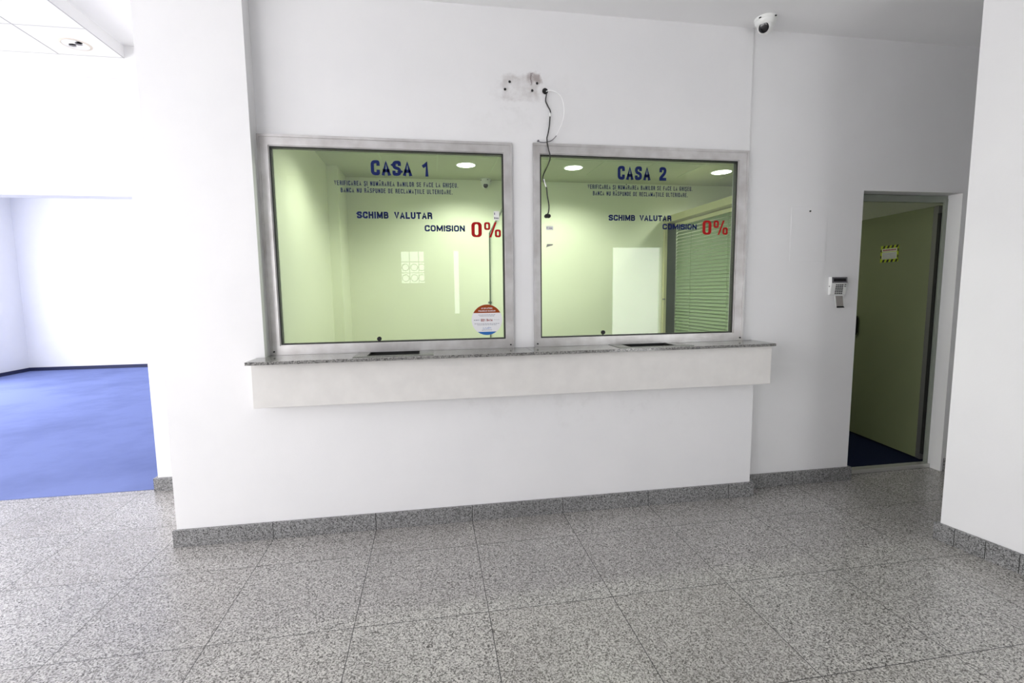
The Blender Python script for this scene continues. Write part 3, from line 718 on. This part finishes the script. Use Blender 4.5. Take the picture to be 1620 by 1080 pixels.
downlight(1.775, 0.70, 2.65, 0.085, 'added round downlight unseen above the right window frame, nearest its glass')  # added out of view too, brightens the room behind the right window
downlight(-1.865, 0.768, 3.108, 0.074, 'unlit round downlight in the dropped tile ceiling at far left', lit=False)

# ------------------------------------------------------------------ teller room fittings
PX = 3.05
pt = thing('glazed_partition', (PX, 1.3, 0), 'cream-framed glazed partition behind the CASA 2 window', 'partition')
MB().box(PX - 0.02, PX + 0.12, 0.27, 2.295, 2.215, 2.285).build('top_rail', M['rail'], pt, bevel=0.003)
MB().box(PX - 0.02, PX + 0.014, 2.255, 2.295, 0.0, 2.215).build('post', M['rail'], pt, bevel=0.003)
MB().box(PX + 0.0145, PX + 0.12, 2.256, 2.294, 0.0, 2.214).build('shade_strip', M['partition_shade'], pt)  # dark strip standing in for the shaded gap beside the post
MB().box(PX - 0.02, PX + 0.12, 0.27, 0.31, 0.0, 2.215).build('post', M['rail'], pt, bevel=0.003)
MB().box(PX - 0.02, PX + 0.12, 0.31, 2.255, 0.0, 0.12).build('bottom_rail', M['rail'], pt, bevel=0.003)
MB().box(PX + 0.104, PX + 0.110, 0.31, 2.255, 0.12, 2.215).build('pane', M['glass_clear'], pt)
MB().box(PX - 0.030, PX - 0.018, 2.222, 2.262, 1.345, 1.362).build('latch', M['dooredge'], pt)
bl = thing('venetian_blind', (PX + 0.05, 1.25, 2.19), 'closed green venetian blind hanging in the cream partition frame', 'blind')
MB().box(PX + 0.045, PX + 0.085, 0.32, 2.14, 2.165, 2.20).build('head_rail', M['rail'], bl)
mb = MB(); z = 2.15; k = 0
while z > 0.5:
    mb.prism([(PX + 0.074, z + 0.0165), (PX + 0.077, z + 0.0165), (PX + 0.060, z - 0.0150), (PX + 0.054, z - 0.0150)], 0.33, 2.13, 'y')
    z -= 0.035
# the prism helper maps (a, b) to x/z when extruded along y
mb.build('slats', M['blind'], bl)
mb = MB()
for yy in (0.55, 1.15, 1.8): mb.box(PX + 0.046, PX + 0.048, yy - 0.002, yy + 0.002, 0.5, 2.17)
mb.build('ladder_cord', M['blind'], bl)
MB().box(PX + 0.045, PX + 0.08, 0.33, 2.13, 0.47, 0.50).build('bottom_rail', M['rail'], bl)
dv = thing('glass_divider', (0.97, 1.3, 1.0), 'clear glass divider with a dark edge between the two teller places', 'divider')
MB().prism([(0.27, 0.85), (1.90, 0.85), (1.84, 2.045), (0.80, 2.143), (0.27, 2.15)], 0.966, 0.974, 'x').build('pane', M['glass_clear'], dv)
M['gedge'] = mat('dark green glass edge', (0.03, 0.07, 0.03), 0.2)
mb = MB().prism([(1.890, 0.85), (1.915, 0.85), (1.855, 2.045), (1.830, 2.045)], 0.961, 0.979, 'x')
mb.prism([(1.84, 2.036), (1.84, 2.050), (0.80, 2.148), (0.80, 2.134)], 0.961, 0.979, 'x')
mb.build('edge', M['gedge'], dv)
MB().box(0.950, 0.990, 1.875, 1.915, 1.345, 1.365).build('clamp', M['dooredge'], dv)
MB().box(0.955, 0.985, 0.27, 1.93, 0.0, 0.85).build('base_panel', M['rail'], dv)

# ------------------------------------------------------------------ doorway at the right
dr = sroot('door_1', (4.34, 0.25, 0), 'half open olive metal door in a grey metal frame')
mb = MB().box(4.311, 4.352, 0.222, 0.240, 0.02, 2.135).box(3.483, 4.352, 0.225, 0.262, 2.105, 2.155).box(3.47, 3.50, 0.25, 0.262, 0.02, 2.105)
mb.build('frame', M['doorframe'], dr, bevel=0.002)
MB().box(3.484, 4.337, 0.20, 0.262, 0.0, 0.032).build('threshold', M['thresh'], dr, bevel=0.003)
a = Vector((4.405, 0.385)); b = Vector((4.515, 1.20)); d = (b - a).normalized(); nrm = Vector((d.y, -d.x))
def leafbox(mb, s0, s1, t0, t1, z0, z1):
    P = [a + d * s0 + nrm * t0, a + d * s1 + nrm * t0, a + d * s1 + nrm * t1, a + d * s0 + nrm * t1]
    mb.prism([(p.x, p.y) for p in P], z0, z1); return mb
lf = leafbox(MB(), 0.0, 0.82, 0.0, 0.045, 0.02, 2.105).build('leaf', M['door'], dr, bevel=0.003)
MB().box(4.302, 4.352, 0.2405, 0.262, 0.10, 2.03).build('gap_shade', M['black'], dr)  # black box painting the shade in the gap between frame and leaf
MB().prism([(4.387, 0.331), (4.404, 0.384), (4.445, 0.378), (4.43, 0.326)], 0.02, 2.105).build('leaf_edge', M['dooredge'], dr, bevel=0.002)
for z in (0.12, 1.02, 1.92): MB().cyl((4.362, 0.272, z), 0.009, 0.10, 'z', 14).build('hinge', M['dooredge'], dr, smooth=True)
mb = leafbox(MB(), 0.735, 0.775, -0.030, -0.012, 1.00, 1.185); leafbox(mb, 0.745, 0.765, -0.012, 0.0, 1.02, 1.04); leafbox(mb, 0.745, 0.765, -0.012, 0.0, 1.14, 1.16)
mb.build('handle', M['black'], lf, bevel=0.003)
# hazard sign on the leaf
sg = thing('warning_sign', ((a + d * 0.41).x, (a + d * 0.41).y, 1.76), 'small yellow and black striped warning notice on the open door', 'sign')
s0, s1, z0, z1 = 0.315, 0.515, 1.686, 1.834
leafbox(MB(), s0, s1, -0.0025, -0.0005, z0, z1).build('board', M['yellow'], sg)
mb = MB()
def lp(s, t, z): q = a + d * s + nrm * t; return (q.x, q.y, z)
def clipquad(pts): 
    vs = [mb.bm.verts.new(lp(s, -0.0030, z)) for s, z in pts]; mb.bm.faces.new(vs)
bh = 0.024; sk = 0.012
for k in range(4):
    c = s0 + 0.024 + k * 0.048
    for za, zb in ((z0, z0 + bh), (z1 - bh, z1)): clipquad([(c - 0.012, za), (min(c + 0.012, s1), za), (min(c + 0.012 - sk, s1), zb), (max(c - 0.012 - sk, s0), zb)])
for ss in (s0, s1 - 0.012): clipquad([(ss, z0 + 0.03), (ss + 0.012, z0 + 0.04), (ss + 0.012, z0 + 0.066), (ss, z0 + 0.056)])
for ss in (s0, s1 - 0.012): clipquad([(ss, z0 + 0.086), (ss + 0.012, z0 + 0.096), (ss + 0.012, z0 + 0.120), (ss, z0 + 0.110)])
mb.build('stripes', M['black'], sg)
mb = leafbox(MB(), s0 + 0.018, s1 - 0.018, -0.0036, -0.0028, z0 + 0.027, z0 + 0.088); leafbox(mb, s0 + 0.018, s1 - 0.018, -0.0036, -0.0028, z0 + 0.094, z1 - 0.027)
mb.build('panel', M['white_pl'], sg)
mb = MB()
for k in range(5): leafbox(mb, s0 + 0.024, s1 - 0.024, -0.0042, -0.0038, z0 + 0.032 + k * 0.011, z0 + 0.0355 + k * 0.011)
mb.build('print', M['print'], sg)
mb = MB()
for k in range(9): leafbox(mb, s0 + 0.026 + k * 0.0165, s0 + 0.038 + k * 0.0165, -0.0042, -0.0038, z0 + 0.100, z0 + 0.115)
mb.build('heading_print', M['printred'], sg)

# ------------------------------------------------------------------ keypad and cover plate on the far wall
FX = 0.12
ap = MB().box(2.905, 3.193, FX - 0.0025, FX - 0.0002, 1.655, 2.036).build('cover_plate', M['wall'], None, bevel=0.001)
tag(ap, 'flush white painted cover plate on the wall above the keypad', 'plate')
tag(MB().cyl((3.050, FX - 0.010, 2.006), 0.005, 0.0072, 'y', 12).build('wall_screw', M['black'], None), 'tiny black screw near the top of the white cover plate', 'screw')
kp = thing('alarm_keypad', (3.297, FX, 1.41), 'white alarm keypad with dark display and flap hanging open', 'keypad')
K0, K1, KZ0, KZ1 = 3.232, 3.362, 1.412, 1.542
MB().prism([(FX - 0.0005, KZ0), (FX - 0.0005, KZ1), (FX - 0.026, KZ1), (FX - 0.030, KZ1 - 0.045), (FX - 0.020, KZ0)], K0, K1, 'x').build('body', M['white_pl'], kp, bevel=0.003)
MB().prism([(FX - 0.0262, KZ1 - 0.002), (FX - 0.0292, KZ1 - 0.002), (FX - 0.0332, KZ1 - 0.044), (FX - 0.0302, KZ1 - 0.044)], K0 + 0.004, K1 - 0.002, 'x').build('bezel', M['grey_pl'], kp)
MB().prism([(FX - 0.029, KZ1 - 0.012), (FX - 0.0305, KZ1 - 0.012), (FX - 0.0335, KZ1 - 0.034), (FX - 0.032, KZ1 - 0.034)], K0 + 0.016, K1 - 0.014, 'x').build('display', M['blackgloss'], kp)
def fy(z): return FX - 0.020 - 0.010 * (z - KZ0) / (KZ1 - 0.045 - KZ0)
for r_ in range(6):
    z = KZ1 - 0.054 - r_ * 0.0125
    for c_ in range(4):
        x = K0 + 0.037 + c_ * 0.0165
        MB().box(x, x + 0.011, fy(z) - 0.003, fy(z) + 0.001, z - 0.0078, z).build('key', M['key'], kp)
for z in (KZ1 - 0.053, KZ1 - 0.066): MB().box(K1 - 0.022, K1 - 0.009, fy(z) - 0.002, fy(z) + 0.001, z - 0.006, z).build('indicator', M['key'], kp)
fl = MB().prism([(K0 + 0.026, 1.411), (K1 - 0.032, 1.411), (K1 - 0.018, 1.318), (K0 + 0.046, 1.318)], FX - 0.034, FX - 0.030, 'y').build('flap', M['white_pl'], kp, bevel=0.001)
MB().prism([(K0 + 0.033, 1.405), (K1 - 0.038, 1.405), (K1 - 0.027, 1.332), (K0 + 0.047, 1.332)], FX - 0.0352, FX - 0.0342, 'y').build('label_sheet', M['paper'], fl)
MB().prism([(K0 + 0.047, 1.331), (K1 - 0.027, 1.331), (K1 - 0.018, 1.318), (K0 + 0.049, 1.318)], FX - 0.0365, FX - 0.0342, 'y').build('flap_strip', M['black'], fl)
MB().cyl((K0 - 0.004, FX - 0.014, KZ0 + 0.062), 0.004, 0.004, 'x', 10).build('side_screw', M['dooredge'], kp)
